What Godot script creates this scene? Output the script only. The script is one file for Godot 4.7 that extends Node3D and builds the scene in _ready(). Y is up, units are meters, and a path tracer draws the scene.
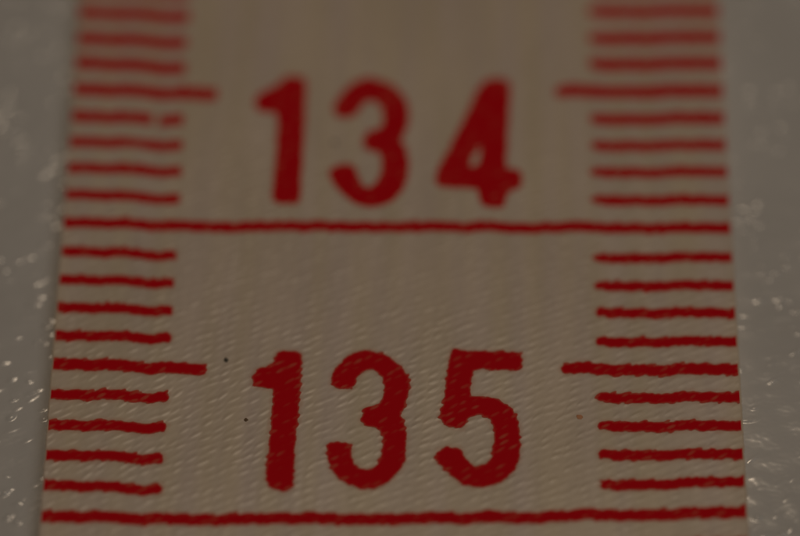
extends Node3D
# Macro view of a woven tailor's tape measure lying on a white, finely bumpy plastic table top.
# Lengths in the tables below are millimetres on the tape; the scene itself is in metres, at real size.

const MM := 0.001
const TOP := 0.46            # height of the tape's printed face above the table, mm
const STEP := 0.04           # pitch of the tape's mesh, mm
const U0 := -10.0
const V0 := -11.8
const NU := 501
const NV := 536

var hgt := PackedFloat32Array()
var thread := PackedFloat32Array()   # the raised threads' share of hgt
var nrm := PackedVector3Array()
var ink := PackedFloat32Array()      # signed distance into the nearest printed mark, mm
var rough_noise := FastNoiseLite.new()
var wobble_noise := FastNoiseLite.new()
var broad_noise := FastNoiseLite.new()
var pit_noise := FastNoiseLite.new()
var hair_noise := FastNoiseLite.new()
var M := {}


func _ready():
	# ---- camera
	var cam := Camera3D.new()
	cam.name = "camera"
	add_child(cam)
	var tilt := 0.58283
	var dist := 100.0
	cam.position = Vector3(0, TOP + dist * cos(tilt), dist * sin(tilt)) * MM
	cam.look_at_from_position(cam.position, Vector3(0, TOP * MM, 0), Vector3.UP)
	var lens := CameraAttributesPhysical.new()
	lens.frustum_focal_length = 12.0 / tan(deg_to_rad(9.12223 / 2.0))
	lens.frustum_near = 0.004
	lens.frustum_far = 4.0
	lens.frustum_focus_distance = 0.0973
	lens.exposure_aperture = 18.5
	cam.attributes = lens
	cam.fov = 9.12223
	cam.near = 0.004
	cam.far = 4.0
	cam.current = true
	# ---- surroundings and lamps
	var env := Environment.new()
	env.background_mode = Environment.BG_COLOR
	env.background_color = Color(0.03, 0.03, 0.033)
	env.tonemap_mode = Environment.TONE_MAPPER_LINEAR
	env.tonemap_exposure = 1.0
	env.sdfgi_enabled = true
	env.ssao_enabled = true
	env.ssil_enabled = true
	var we := WorldEnvironment.new()
	we.name = "surroundings"
	we.environment = env
	add_child(we)
	lamp("desk_lamp", Vector3(0.02, 0.46, -0.15), Color(1.0, 0.90, 0.78), 0.030, 0.019)
	var soft := AreaLight3D.new()
	soft.name = "ceiling_light"
	soft.area_size = Vector2(0.7, 0.7)
	soft.light_color = Color(1.0, 0.97, 0.93)
	soft.light_energy = 0.122
	soft.shadow_enabled = true
	soft.position = Vector3(0.65, 0.95, 0.1)
	add_child(soft)
	soft.look_at_from_position(soft.position, Vector3.ZERO, Vector3.FORWARD)

	noises()
	materials()
	table_top()
	tape()


func lamp(called: String, where: Vector3, c: Color, energy: float, size: float):
	var o := OmniLight3D.new()
	o.name = called
	o.light_color = c
	o.light_energy = energy
	o.light_size = size
	o.omni_range = 6.0
	o.omni_attenuation = 2.0
	o.shadow_enabled = true
	o.position = where
	add_child(o)


func noises():
	for a in [[rough_noise, 11, 2.6], [wobble_noise, 5, 0.55], [broad_noise, 23, 0.22], [pit_noise, 31, 1.0], [hair_noise, 47, 9.0]]:
		a[0].seed = a[1]
		a[0].frequency = a[2]
		a[0].noise_type = FastNoiseLite.TYPE_SIMPLEX_SMOOTH
		a[0].fractal_type = FastNoiseLite.FRACTAL_NONE


func materials():
	var f := StandardMaterial3D.new()
	f.resource_name = "coated_cloth"
	f.vertex_color_use_as_albedo = true
	f.roughness = 0.33
	f.metallic_specular = 0.42
	M.cloth = f
	var r := StandardMaterial3D.new()
	r.resource_name = "red_ink"
	r.vertex_color_use_as_albedo = true
	r.roughness = 0.55
	r.metallic_specular = 0.16
	M.ink = r
	var t := StandardMaterial3D.new()
	t.resource_name = "white_plastic"
	t.vertex_color_use_as_albedo = true
	t.roughness = 0.17
	t.metallic_specular = 0.5
	M.plastic = t
	var s := StandardMaterial3D.new()
	s.resource_name = "dark_dirt"
	s.albedo_color = Color(0.09, 0.08, 0.065).linear_to_srgb()
	s.roughness = 0.8
	M.dirt = s
	var b := StandardMaterial3D.new()
	b.resource_name = "brown_crumb"
	b.albedo_color = Color(0.17, 0.10, 0.05).linear_to_srgb()
	b.roughness = 0.8
	M.crumb = b
	var q := StandardMaterial3D.new()
	q.resource_name = "rusty_stain"
	q.albedo_color = Color(0.64, 0.29, 0.14).linear_to_srgb()
	q.roughness = 0.6
	M.stain = q


func rnd(i: int, j: int, k: int) -> float:
	var h := (i * 73856093) ^ (j * 19349663) ^ (k * 83492791)
	h = (h ^ (h >> 13)) * 1274126177
	h = h & 0x7fffffff
	h = (h ^ (h >> 15)) & 0xffff
	return h / 65535.0


# ---------------------------------------------------------------- the table
func bump(x: float, z: float) -> float:
	# elongated little blisters of the moulded plastic, each cell of a jittered grid may hold one
	var h := 0.010 * pit_noise.get_noise_2d(x * 0.9, z * 1.3) + 0.0011 * rough_noise.get_noise_2d(x * 1.6, z * 2.2)
	var cx := 0.46
	var cz := 0.32
	var i0 := floori(x / cx)
	var j0 := floori(z / cz)
	for j in range(j0 - 1, j0 + 2):
		for i in range(i0 - 1, i0 + 2):
			if rnd(i, j, 1) > 0.82:
				continue
			var px := (i + 0.15 + 0.7 * rnd(i, j, 2)) * cx
			var pz := (j + 0.15 + 0.7 * rnd(i, j, 3)) * cz
			var a := 0.38 + 0.7 * (rnd(i, j, 4) - 0.5)
			var dx := x - px
			var dz := z - pz
			var l := (dx * cos(a) - dz * sin(a)) / (0.15 + 0.24 * rnd(i, j, 5))
			var w := (dx * sin(a) + dz * cos(a)) / (0.08 + 0.07 * rnd(i, j, 6))
			var d := l * l + w * w
			if d < 1.0:
				h += 0.029 * rnd(i, j, 7) * clampf(0.6 + 1.2 * broad_noise.get_noise_2d(px * 2.5, pz * 2.5), 0.1, 1.2) * (1.0 - d) * (1.0 - d)
	return h


func spaced(inner: float, dense_from: float, dense_to: float, step: float, far: float) -> PackedFloat32Array:
	var half := PackedFloat32Array()
	var x := inner
	while x < dense_from - 1e-4:
		half.append(x)
		x += 0.5
	x = dense_from
	while x < dense_to:
		half.append(x)
		x += step
	var s := step
	while x < far:
		half.append(x)
		s *= 1.18
		x += s
	half.append(far)
	var all := PackedFloat32Array()
	for k in range(half.size() - 1, -1, -1):
		if half[k] > 0.0:
			all.append(-half[k])
	all.append_array(half)
	return all


func table_top():
	var xs := spaced(0.0, 9.5, 13.6, 0.033, 90.0)
	var zs := spaced(0.0, 0.0, 12.0, 0.033, 90.0)
	var nx := xs.size()
	var nz := zs.size()
	var v := PackedVector3Array()
	var n := PackedVector3Array()
	var c := PackedColorArray()
	v.resize(nx * nz)
	n.resize(nx * nz)
	c.resize(nx * nz)
	for j in nz:
		for i in nx:
			var k := j * nx + i
			var x := xs[i]
			var z := zs[j]
			if absf(x) < 9.4 or absf(x) > 16.0 or absf(z) > 14.0:
				v[k] = Vector3(x, 0, z) * MM
				n[k] = Vector3.UP
			else:
				var h := bump(x, z)
				v[k] = Vector3(x, h, z) * MM
				n[k] = Vector3(-(bump(x + 0.02, z) - h) / 0.02, 1.0, -(bump(x, z + 0.02) - h) / 0.02).normalized()
			var t := 1.0 + 0.04 * broad_noise.get_noise_2d(x, z)
			c[k] = Color(0.662 * t, 0.648 * t, 0.632 * t)
	var idx := PackedInt32Array()
	idx.resize((nx - 1) * (nz - 1) * 6)
	var w := 0
	for j in nz - 1:
		for i in nx - 1:
			var a := j * nx + i
			idx[w] = a
			idx[w + 1] = a + 1
			idx[w + 2] = a + nx + 1
			idx[w + 3] = a
			idx[w + 4] = a + nx + 1
			idx[w + 5] = a + nx
			w += 6
	var o := commit("tabletop", v, n, c, idx, M.plastic, self)
	o.set_meta("kind", "structure")
	o.set_meta("label", "white finely bumpy plastic table top under the tape")


func commit(called: String, v: PackedVector3Array, n: PackedVector3Array, c: PackedColorArray, idx: PackedInt32Array, m: Material, parent: Node) -> MeshInstance3D:
	var arr := []
	arr.resize(Mesh.ARRAY_MAX)
	arr[Mesh.ARRAY_VERTEX] = v
	arr[Mesh.ARRAY_NORMAL] = n
	if c.size():
		arr[Mesh.ARRAY_COLOR] = c
	arr[Mesh.ARRAY_INDEX] = idx
	var mesh := ArrayMesh.new()
	mesh.add_surface_from_arrays(Mesh.PRIMITIVE_TRIANGLES, arr)
	mesh.surface_set_material(0, m)
	var o := MeshInstance3D.new()
	o.name = numbered(called, parent)
	o.mesh = mesh
	parent.add_child(o, true)
	return o


func numbered(called: String, parent: Node) -> String:
	if not parent.has_node(called):
		return called
	var k := 1
	while parent.has_node("%s_%03d" % [called, k]):
		k += 1
	return "%s_%03d" % [called, k]


# ---------------------------------------------------------------- the tape
func weave(u: float, v: float) -> float:
	# floats of the twill: short raised threads on a slanted lattice, plus the cloth's gentle waviness
	var bx := u + 0.03 * rough_noise.get_noise_2d(u * 0.4, v * 0.4 + 40.0)
	var by := v + 0.03 * rough_noise.get_noise_2d(u * 0.4 + 70.0, v * 0.4)
	# lattice: along = (0.33, 0.125), up = (0.025, 0.265)
	var det := 0.33 * 0.265 - 0.125 * 0.025
	var p := (bx * 0.265 - by * 0.025) / det
	var q := (by * 0.33 - bx * 0.125) / det
	var i0 := roundi(p)
	var j0 := roundi(q)
	var h := 0.0
	for j in range(j0 - 1, j0 + 2):
		for i in range(i0 - 1, i0 + 2):
			var px := i * 0.33 + j * 0.025 + 0.12 * (rnd(i, j, 21) - 0.5)
			var py := i * 0.125 + j * 0.265 + 0.05 * (rnd(i, j, 22) - 0.5)
			var a := 0.54 + 0.26 * (rnd(i, j, 23) - 0.5)
			var dx := bx - px
			var dy := by - py
			var l := (dx * cos(a) + dy * sin(a)) / (0.19 + 0.07 * rnd(i, j, 24))
			var w := (dy * cos(a) - dx * sin(a)) / 0.070
			var d := l * l + w * w
			if d < 1.0:
				h = maxf(h, (0.15 + 0.85 * pow(rnd(i, j, 25), 1.6)) * (1.0 - d))
	return 0.0094 * h * (1.0 + 0.35 * rough_noise.get_noise_2d(u * 0.35, v * 0.3 + 21.0))


func height(u: float, v: float) -> float:
	return weave(u, v) + sway(u, v)


func sway(u: float, v: float) -> float:
	return 0.02 * broad_noise.get_noise_2d(u * 0.8, v * 0.6) + 0.0018 * hair_noise.get_noise_2d(u * 0.25, v * 0.05)


func poly(t: String) -> PackedVector2Array:
	var q := PackedVector2Array()
	for a in t.split(" "):
		var b := a.split(",")
		q.append(Vector2(float(b[0]), float(b[1])))
	var out := PackedVector2Array()     # one round of corner cutting
	for i in q.size():
		var a2 := q[i]
		var b2 := q[(i + 1) % q.size()]
		out.append(a2.lerp(b2, 0.2))
		out.append(a2.lerp(b2, 0.8))
	return out


func inside(p: Vector2, q: PackedVector2Array) -> float:
	# signed distance to a closed outline, positive inside
	var best := 1e9
	var odd := false
	var n := q.size()
	var a := q[n - 1]
	for i in n:
		var b := q[i]
		var e := b - a
		var w := p - a
		var t := clampf(w.dot(e) / maxf(e.dot(e), 1e-9), 0.0, 1.0)
		best = minf(best, (w - e * t).length_squared())
		if (a.y > p.y) != (b.y > p.y) and p.x < a.x + (p.y - a.y) / (b.y - a.y) * (b.x - a.x):
			odd = not odd
		a = b
	return sqrt(best) if odd else -sqrt(best)


func ragged(u: float, v: float, k: int) -> float:
	# how far the ink creeps along raised threads
	return 9.0 * (thread[k] - 0.0024) + 0.022 * rough_noise.get_noise_2d(u * 1.3, v * 1.3) + 0.016 * hair_noise.get_noise_2d(u * 0.6, v * 0.9)


func wob(u: float) -> float:
	return 0.055 * wobble_noise.get_noise_2d(u, 3.0) + 0.03 * rough_noise.get_noise_2d(u * 0.7, 9.0)


func print_mark(called: String, lo: Vector2, hi: Vector2, field: Callable, parent: Node, shade := 1.0) -> MeshInstance3D:
	# the ink of one mark: the cloth's own triangles inside the mark's outline, a few microns above the threads
	var i0 := maxi(0, floori((lo.x - U0) / STEP) - 2)
	var i1 := mini(NU - 1, ceili((hi.x - U0) / STEP) + 2)
	var j0 := maxi(0, floori((lo.y - V0) / STEP) - 2)
	var j1 := mini(NV - 1, ceili((hi.y - V0) / STEP) + 2)
	var w := i1 - i0 + 1
	var s := PackedFloat32Array()
	s.resize(w * (j1 - j0 + 1))
	for j in range(j0, j1 + 1):
		for i in range(i0, i1 + 1):
			var k := j * NU + i
			var u := U0 + i * STEP
			var v := V0 + j * STEP
			var d: float = field.call(u, v)
			if d > -0.3:
				ink[k] = maxf(ink[k], d)
				d += ragged(u, v, k)
			s[(j - j0) * w + i - i0] = d
	var pv := PackedVector3Array()
	var pn := PackedVector3Array()
	var pc := PackedColorArray()
	var idx := PackedInt32Array()
	var index_of := {}
	for j in range(j0, j1):
		for i in range(i0, i1):
			var corner := [[i, j], [i + 1, j], [i + 1, j + 1], [i, j + 1]]
			var d4 := []
			var any := false
			for c in corner:
				var d: float = s[(c[1] - j0) * w + c[0] - i0]
				d4.append(d)
				any = any or d > 0.0
			if not any:
				continue
			for tri in [[0, 2, 1], [0, 3, 2]]:
				var ring := []
				for e in 3:
					var a: int = tri[e]
					var b: int = tri[(e + 1) % 3]
					var da: float = d4[a]
					var db: float = d4[b]
					var ka: int = corner[a][1] * NU + corner[a][0]
					var kb: int = corner[b][1] * NU + corner[b][0]
					if da > 0.0:
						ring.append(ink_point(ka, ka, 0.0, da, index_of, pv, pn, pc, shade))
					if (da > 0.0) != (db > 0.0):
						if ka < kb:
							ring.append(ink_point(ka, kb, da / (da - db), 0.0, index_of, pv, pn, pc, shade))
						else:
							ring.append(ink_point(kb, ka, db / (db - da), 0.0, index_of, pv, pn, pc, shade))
				for r in range(1, ring.size() - 1):
					idx.append(ring[0])
					idx.append(ring[r])
					idx.append(ring[r + 1])
	return commit(called, pv, pn, pc, idx, M.ink, parent)


func ink_point(ka: int, kb: int, t: float, d: float, index_of: Dictionary, pv: PackedVector3Array, pn: PackedVector3Array, pc: PackedColorArray, shade: float) -> int:
	var key := ka * 4 + (0 if ka == kb else 1 if kb - ka == 1 else 2 if kb - ka == NU else 3)
	if index_of.has(key):
		return index_of[key]
	var u := lerpf(U0 + (ka % NU) * STEP, U0 + (kb % NU) * STEP, t)
	var v := lerpf(V0 + (ka / NU) * STEP, V0 + (kb / NU) * STEP, t)
	var h := lerpf(hgt[ka], hgt[kb], t)
	var glint_wear := clampf((lerpf(thread[ka], thread[kb], t) - 0.0025) / 0.0045, 0.0, 1.0) * (0.45 + 0.55 * clampf(0.5 + rough_noise.get_noise_2d(u * 0.8, v * 0.8 + 13.0), 0.0, 1.0))   # highlights of the raised threads painted into the ink, with slight wear
	var c := Color(0.66, 0.003, 0.010).lerp(Color(0.66, 0.15, 0.085), glint_wear * 0.62)
	index_of[key] = pv.size()
	pv.append(Vector3(u, h + 0.006, -v) * MM)
	pn.append(nrm[ka].lerp(nrm[kb], t).normalized())
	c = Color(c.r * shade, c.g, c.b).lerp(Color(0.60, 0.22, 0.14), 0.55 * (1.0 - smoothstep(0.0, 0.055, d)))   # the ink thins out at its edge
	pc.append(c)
	return index_of[key]


func tape():
	var root := Node3D.new()
	root.name = "measuring_tape"
	add_child(root)
	root.position = Vector3(-0.0927, TOP, -1.514) * MM
	root.rotation.y = -0.00809
	root.set_meta("label", "cream woven tape measure printed in red with centimetres 134 and 135")
	root.set_meta("category", "tape measure")
	# the cloth's relief on a regular grid
	hgt.resize(NU * NV)
	thread.resize(NU * NV)
	nrm.resize(NU * NV)
	ink.resize(NU * NV)
	ink.fill(-1.0)
	for j in NV:
		for i in NU:
			thread[j * NU + i] = weave(U0 + i * STEP, V0 + j * STEP)
			hgt[j * NU + i] = thread[j * NU + i] + sway(U0 + i * STEP, V0 + j * STEP)
	for j in NV:
		for i in NU:
			var a := hgt[j * NU + maxi(i - 1, 0)]
			var b := hgt[j * NU + mini(i + 1, NU - 1)]
			var c := hgt[maxi(j - 1, 0) * NU + i]
			var d := hgt[mini(j + 1, NV - 1) * NU + i]
			nrm[j * NU + i] = Vector3((a - b) / (2 * STEP), 1.0, (d - c) / (2 * STEP)).normalized()
	marks(root)
	band(root)
	root.move_child(root.get_node("fabric_band"), 0)
	specks(root)


func marks(root: Node3D):
	# millimetre marks: row, left mark (outer end, inner end), right mark (inner end, outer end), as printed: slightly askew
	var rows := [
		[-9, -10.0, 8.95, -6.56, 8.84, 5.92, 9.16, 10.0, 9.24],
		[-8, -10.0, 7.96, -6.55, 7.85, 5.92, 8.17, 10.0, 8.24], [-7, -10.0, 6.94, -6.60, 6.83, 5.90, 7.10, 10.0, 7.21],
		[-6, -10.0, 6.00, -6.58, 5.84, 5.90, 6.09, 10.0, 6.20], [-5, -10.0, 4.99, -5.57, 4.85, 4.82, 5.01, 10.0, 5.14],
		[-4, -10.0, 3.95, -6.57, 3.87, 5.89, 3.99, 10.0, 4.10], [-3, -10.0, 2.99, -6.55, 2.91, 5.88, 2.99, 10.0, 3.08],
		[-2, -10.0, 2.02, -6.54, 1.94, 5.85, 2.00, 10.0, 2.08], [-1, -10.0, 1.04, -6.55, 0.93, 5.85, 0.99, 10.0, 1.02],
		[1, -10.0, -1.02, -6.55, -1.12, 5.86, -1.11, 10.0, -1.04], [2, -10.0, -2.02, -6.58, -2.11, 5.86, -2.10, 10.0, -2.05],
		[3, -10.0, -3.01, -6.58, -3.09, 5.86, -3.03, 10.0, -3.02], [4, -10.0, -4.00, -6.58, -4.04, 5.86, -4.05, 10.0, -4.00],
		[5, -10.0, -4.98, -5.51, -5.09, 4.82, -5.02, 10.0, -4.96], [6, -10.0, -6.02, -6.56, -6.06, 5.83, -5.96, 10.0, -5.91],
		[7, -10.0, -7.06, -6.58, -7.08, 5.84, -6.93, 10.0, -6.87], [8, -10.0, -8.06, -6.60, -8.12, 5.82, -7.90, 10.0, -7.81],
		[9, -10.0, -9.06, -6.61, -9.14, 5.86, -8.90, 10.0, -8.72], [11, -10.0, -11.08, -6.61, -11.12, 5.86, -10.88, 10.0, -10.74],
	]
	for r in rows:
		var half: float = (0.215 if r[0] % 5 == 0 else 0.19) + (0.065 if r[0] < -5 else 0.035 if r[0] < -3 else 0.01 if r[0] < 0 else 0.0)
		for s in [0, 4]:
			var a := Vector2(r[1 + s], r[2 + s])
			var b := Vector2(r[3 + s], r[4 + s])
			var gap: float = -7.42 if r[0] == -4 and s == 0 else 99.0
			var thin: float = -7.95 if r[0] == -3 and s == 0 else 99.0
			var taper: float = 0.35 if s == 4 else 0.0
			var field := func(u: float, v: float) -> float:
				var t := (u - a.x) / (b.x - a.x)
				var vc := lerpf(a.y, b.y, t) + wob(u)
				var hh := half
				if taper > 0.0:
					hh *= 0.72 + 0.28 * clampf((u - a.x) / taper, 0.0, 1.0)
				if thin < 50.0:
					hh -= 0.045 * exp(-pow((u - thin) / 0.2, 2.0))
				var e := minf(u - a.x + (0.3 if s == 0 else 0.0), b.x - u + (0.3 if s == 4 else 0.0))
				var corner := Vector2(maxf(0.13 - e, 0.0), maxf(absf(v - vc) - hh + 0.13, 0.0))
				var d := 0.13 - corner.length() if corner != Vector2.ZERO else minf(hh - absf(v - vc), e)
				if gap < 50.0:
					d = minf(d, absf(u - gap) - 0.10)
				return d
			print_mark("tick_mark", Vector2(a.x, minf(a.y, b.y) - 0.4), Vector2(b.x, maxf(a.y, b.y) + 0.4), field, root)
	# the two centimetre lines across the whole tape
	for c in [[0.02, -0.07, -0.04, -0.02, 0.0], [-10.08, -10.09, -10.05, -9.92, -9.72]]:
		var curve: Array = c
		var field := func(u: float, v: float) -> float:
			var t := clampf((u + 10.0) / 5.0, 0.0, 3.999)
			var k := int(t)
			return 0.205 - absf(v - lerpf(curve[k], curve[k + 1], t - k) - 0.8 * wob(u))
		var o := print_mark("centimetre_line", Vector2(-10, curve.min() - 0.4), Vector2(10, curve.max() + 0.4), field, root)
		o.set_meta("label", "long red line across the full width of the tape")
	# the numerals
	var glyphs := [
		["red printed numeral 1 of 134", "-3.51,5.46 -3.26,5.54 -2.89,5.41 -2.90,4.93 -2.91,4.07 -2.92,3.23 -2.95,2.39 -2.97,1.67 -2.97,0.90 -3.09,0.82 -3.39,0.84 -3.66,0.86 -3.72,1.09 -3.69,1.76 -3.66,2.49 -3.64,3.33 -3.65,3.96 -3.74,4.23 -4.08,4.22 -4.30,4.33 -4.35,4.59 -4.27,4.83 -4.02,4.97 -3.76,5.13 -3.61,5.29", ""],
		["red printed numeral 3 of 134", "-1.94,4.35 -1.83,4.67 -1.62,5.02 -1.32,5.31 -0.94,5.46 -0.54,5.37 -0.11,5.11 0.15,4.74 0.28,4.31 0.27,3.83 0.14,3.41 0.04,3.15 0.23,2.78 0.28,2.36 0.26,1.79 0.13,1.38 -0.12,1.02 -0.45,0.78 -0.79,0.71 -1.17,0.80 -1.55,1.11 -1.86,1.47 -2.01,1.83 -1.98,2.03 -1.83,2.17 -1.61,2.21 -1.36,2.17 -1.27,1.94 -1.22,1.68 -1.07,1.42 -0.84,1.35 -0.63,1.48 -0.48,1.79 -0.42,2.20 -0.45,2.57 -0.60,2.77 -0.86,2.82 -1.00,2.98 -0.99,3.26 -0.87,3.43 -0.61,3.46 -0.44,3.67 -0.38,4.04 -0.45,4.41 -0.62,4.64 -0.84,4.73 -1.05,4.62 -1.22,4.38 -1.35,4.14 -1.60,4.03 -1.84,4.08", ""],
		["red printed numeral 4", "2.68,5.40 2.98,5.51 3.33,5.43 3.41,5.19 3.36,4.44 3.31,3.59 3.27,2.75 3.25,2.11 3.47,2.05 3.72,1.98 3.70,1.51 3.55,1.39 3.33,1.35 3.25,1.10 3.16,0.79 2.91,0.70 2.65,0.78 2.53,0.94 2.49,1.30 2.36,1.42 1.85,1.45 1.35,1.47 1.19,1.65 1.26,2.01 1.43,2.43 1.68,3.00 1.94,3.64 2.20,4.27 2.46,4.97", "2.60,2.96 2.56,2.54 2.49,2.23 2.32,2.12 2.13,2.20 2.15,2.43 2.32,2.80 2.50,3.06"],
		["red printed numeral 1 of 135", "-3.46,-4.47 -3.25,-4.44 -2.74,-4.50 -2.74,-4.84 -2.75,-5.40 -2.76,-6.27 -2.79,-6.72 -2.83,-7.12 -2.84,-7.57 -2.86,-7.92 -2.86,-8.41 -2.87,-9.00 -2.99,-9.13 -3.14,-9.20 -3.55,-9.07 -3.69,-8.81 -3.67,-8.42 -3.63,-7.87 -3.62,-7.53 -3.59,-7.03 -3.57,-6.52 -3.55,-5.97 -3.57,-5.80 -3.69,-5.74 -3.99,-5.72 -4.15,-5.62 -4.18,-5.36 -4.10,-5.16 -3.93,-5.03 -3.71,-4.98 -3.57,-4.80 -3.50,-4.59", ""],
		["red printed numeral 3 of 135", "-1.80,-5.14 -1.61,-4.83 -1.31,-4.52 -1.05,-4.44 -0.70,-4.42 -0.35,-4.54 -0.08,-4.72 0.18,-4.97 0.38,-5.28 0.43,-5.48 0.40,-5.89 0.32,-6.24 0.15,-6.60 0.28,-6.85 0.36,-7.30 0.32,-7.90 0.29,-8.24 0.04,-8.64 -0.26,-8.94 -0.64,-9.09 -0.98,-9.09 -1.32,-8.95 -1.71,-8.65 -1.89,-8.26 -1.96,-7.91 -1.95,-7.67 -1.78,-7.54 -1.56,-7.53 -1.35,-7.56 -1.22,-7.63 -1.24,-7.96 -1.16,-8.21 -0.99,-8.40 -0.73,-8.44 -0.52,-8.30 -0.39,-8.05 -0.34,-7.60 -0.35,-7.30 -0.47,-7.08 -0.71,-7.01 -0.88,-6.99 -0.99,-6.81 -0.93,-6.46 -0.80,-6.32 -0.59,-6.32 -0.43,-6.20 -0.33,-5.89 -0.33,-5.59 -0.41,-5.30 -0.60,-5.10 -0.78,-5.08 -0.99,-5.21 -1.12,-5.39 -1.19,-5.65 -1.29,-5.75 -1.59,-5.75 -1.79,-5.68 -1.88,-5.55 -1.89,-5.35", ""],
		["red printed numeral 5", "1.69,-4.32 2.09,-4.39 2.61,-4.42 3.66,-4.43 3.73,-4.69 3.67,-5.03 3.48,-5.09 3.13,-5.07 2.30,-5.04 2.24,-5.36 2.17,-5.92 2.43,-5.97 2.78,-5.97 3.12,-6.12 3.42,-6.42 3.57,-6.72 3.61,-7.17 3.64,-7.67 3.58,-8.07 3.43,-8.46 3.10,-8.81 2.71,-8.96 2.29,-8.99 1.95,-8.92 1.69,-8.68 1.39,-8.38 1.18,-8.14 1.18,-7.89 1.29,-7.74 1.52,-7.64 1.82,-7.67 1.97,-7.78 2.01,-7.98 2.16,-8.18 2.38,-8.32 2.63,-8.22 2.78,-8.03 2.85,-7.58 2.87,-7.18 2.81,-6.83 2.64,-6.66 2.43,-6.58 2.17,-6.66 2.04,-6.88 1.95,-7.05 1.69,-7.01 1.43,-6.94 1.30,-6.71 1.28,-6.54 1.39,-6.23 1.46,-5.57 1.52,-4.96 1.60,-4.50", ""],
	]
	for g in glyphs:
		var ring := poly(g[1])
		var bold: float = 0.075 if ring[0].y > 0.0 else 0.015
		var hole := poly(g[2]) if g[2] else PackedVector2Array()
		var lo := ring[0]
		var hi := ring[0]
		for p in ring:
			lo = lo.min(p)
			hi = hi.max(p)
		var field := func(u: float, v: float) -> float:
			var d := inside(Vector2(u, v), ring) + bold
			if hole.size():
				d = minf(d, -inside(Vector2(u, v), hole) + bold)
			return d
		var o := print_mark("digit", lo - Vector2(0.2, 0.2), hi + Vector2(0.2, 0.2), field, root)
		o.set_meta("label", g[0])


func band(root: Node3D):
	# the woven band: a closed section (top, two rounded edges, underside) carried along the tape
	var under := 0.40
	var right := [[10.035, -0.015], [10.06, -0.06], [10.07, -0.14], [10.07, -0.28], [10.04, -0.36], [9.95, -under]]
	var left := [[-9.95, -under], [-10.04, -0.36], [-10.07, -0.28], [-10.07, -0.14], [-10.06, -0.06], [-10.035, -0.015]]
	var vs := PackedFloat32Array()
	var v := -40.0
	while v < V0 - 0.3:
		vs.append(v)
		v += 0.4
	for j in NV:
		vs.append(V0 + j * STEP)
	v = V0 + (NV - 1) * STEP + 0.4
	while v < 40.0:
		vs.append(v)
		v += 0.4
	var first := vs.find(V0)
	var n := NU + right.size() + left.size()
	var pv := PackedVector3Array()
	var pn := PackedVector3Array()
	var pc := PackedColorArray()
	for r in vs.size():
		var j := r - first
		var dense := j >= 0 and j < NV
		var vv := vs[r]
		for i in n:
			var u: float
			var h: float
			var nn: Vector3
			if i < NU:
				u = U0 + i * STEP
				if dense:
					h = hgt[j * NU + i]
					nn = nrm[j * NU + i]
				else:
					h = 0.007
					nn = Vector3.UP
			else:
				var e: Array = right[i - NU] if i < NU + right.size() else left[i - NU - right.size()]
				u = e[0] + 0.012 * rough_noise.get_noise_2d(vv * 1.5, signf(e[0]) * 5.0)
				h = e[1]
				nn = Vector3(signf(u) * (0.4 if h > -0.03 or h < -0.37 else 1.0), 1.0 if h > -0.1 else -1.0 if h < -0.3 else 0.0, 0.0).normalized()
				if absf(h + under) < 1e-6:
					nn = Vector3.DOWN
			var stripe := 0.05 * hair_noise.get_noise_2d(u * 0.16, vv * 0.012) + 0.03 * broad_noise.get_noise_2d(u, vv) + 0.03 * rough_noise.get_noise_2d(u * 1.6, vv * 0.7)
			var tone := hair_noise.get_noise_2d(u * 0.11 + 30.0, vv * 0.008)          # warp threads of slightly different white
			var c := Color(0.675, 0.562, 0.452 * (1.0 - 0.09 * tone)) * (1.0 + stripe)
			if dense and i < NU:
				var d := ink[j * NU + i] + 0.03 * rough_noise.get_noise_2d(u * 1.2, vv * 1.2 + 5.0)
				c = c.lerp(Color(0.58, 0.27, 0.17), 0.5 * smoothstep(-0.13, 0.03, d))     # faint bleeding of the ink into the cloth
			c.a = 1.0
			pv.append(Vector3(u, h, -vv) * MM)
			pn.append(nn)
			pc.append(c)
	var idx := PackedInt32Array()
	for r in vs.size() - 1:
		for i in n:
			var a := r * n + i
			var b := r * n + (i + 1) % n
			idx.append_array([a, b + n, b, a, a + n, b + n])
	commit("fabric_band", pv, pn, pc, idx, M.cloth, root)


func specks(root: Node3D):
	# tiny crumbs of dirt and a rusty dot on the cloth
	for s in [[-4.96, -4.78, 0.075, "dirt"], [-4.30, -6.81, 0.055, "crumb"], [5.35, -6.63, 0.085, "stain"], [-1.92, 3.04, 0.06, "dirt"]]:
		var sp := SphereMesh.new()
		sp.radius = s[2] * MM
		sp.height = (0.10 if s[3] == "stain" else 0.3) * s[2] * 2.0 * MM
		sp.radial_segments = 14
		sp.rings = 7
		var src := sp.get_mesh_arrays()
		var pv: PackedVector3Array = src[Mesh.ARRAY_VERTEX]
		for k in pv.size():
			var p := pv[k] / MM
			pv[k] = p * (1.0 + 0.45 * hair_noise.get_noise_3d(p.x * 1.2 + s[0], p.y * 1.2, p.z * 1.2)) * MM
		var o := commit("speck", pv, src[Mesh.ARRAY_NORMAL], PackedColorArray(), src[Mesh.ARRAY_INDEX], M[s[3]], root)
		o.position = Vector3(s[0], height(s[0], s[1]) + 0.002, -s[1]) * MM
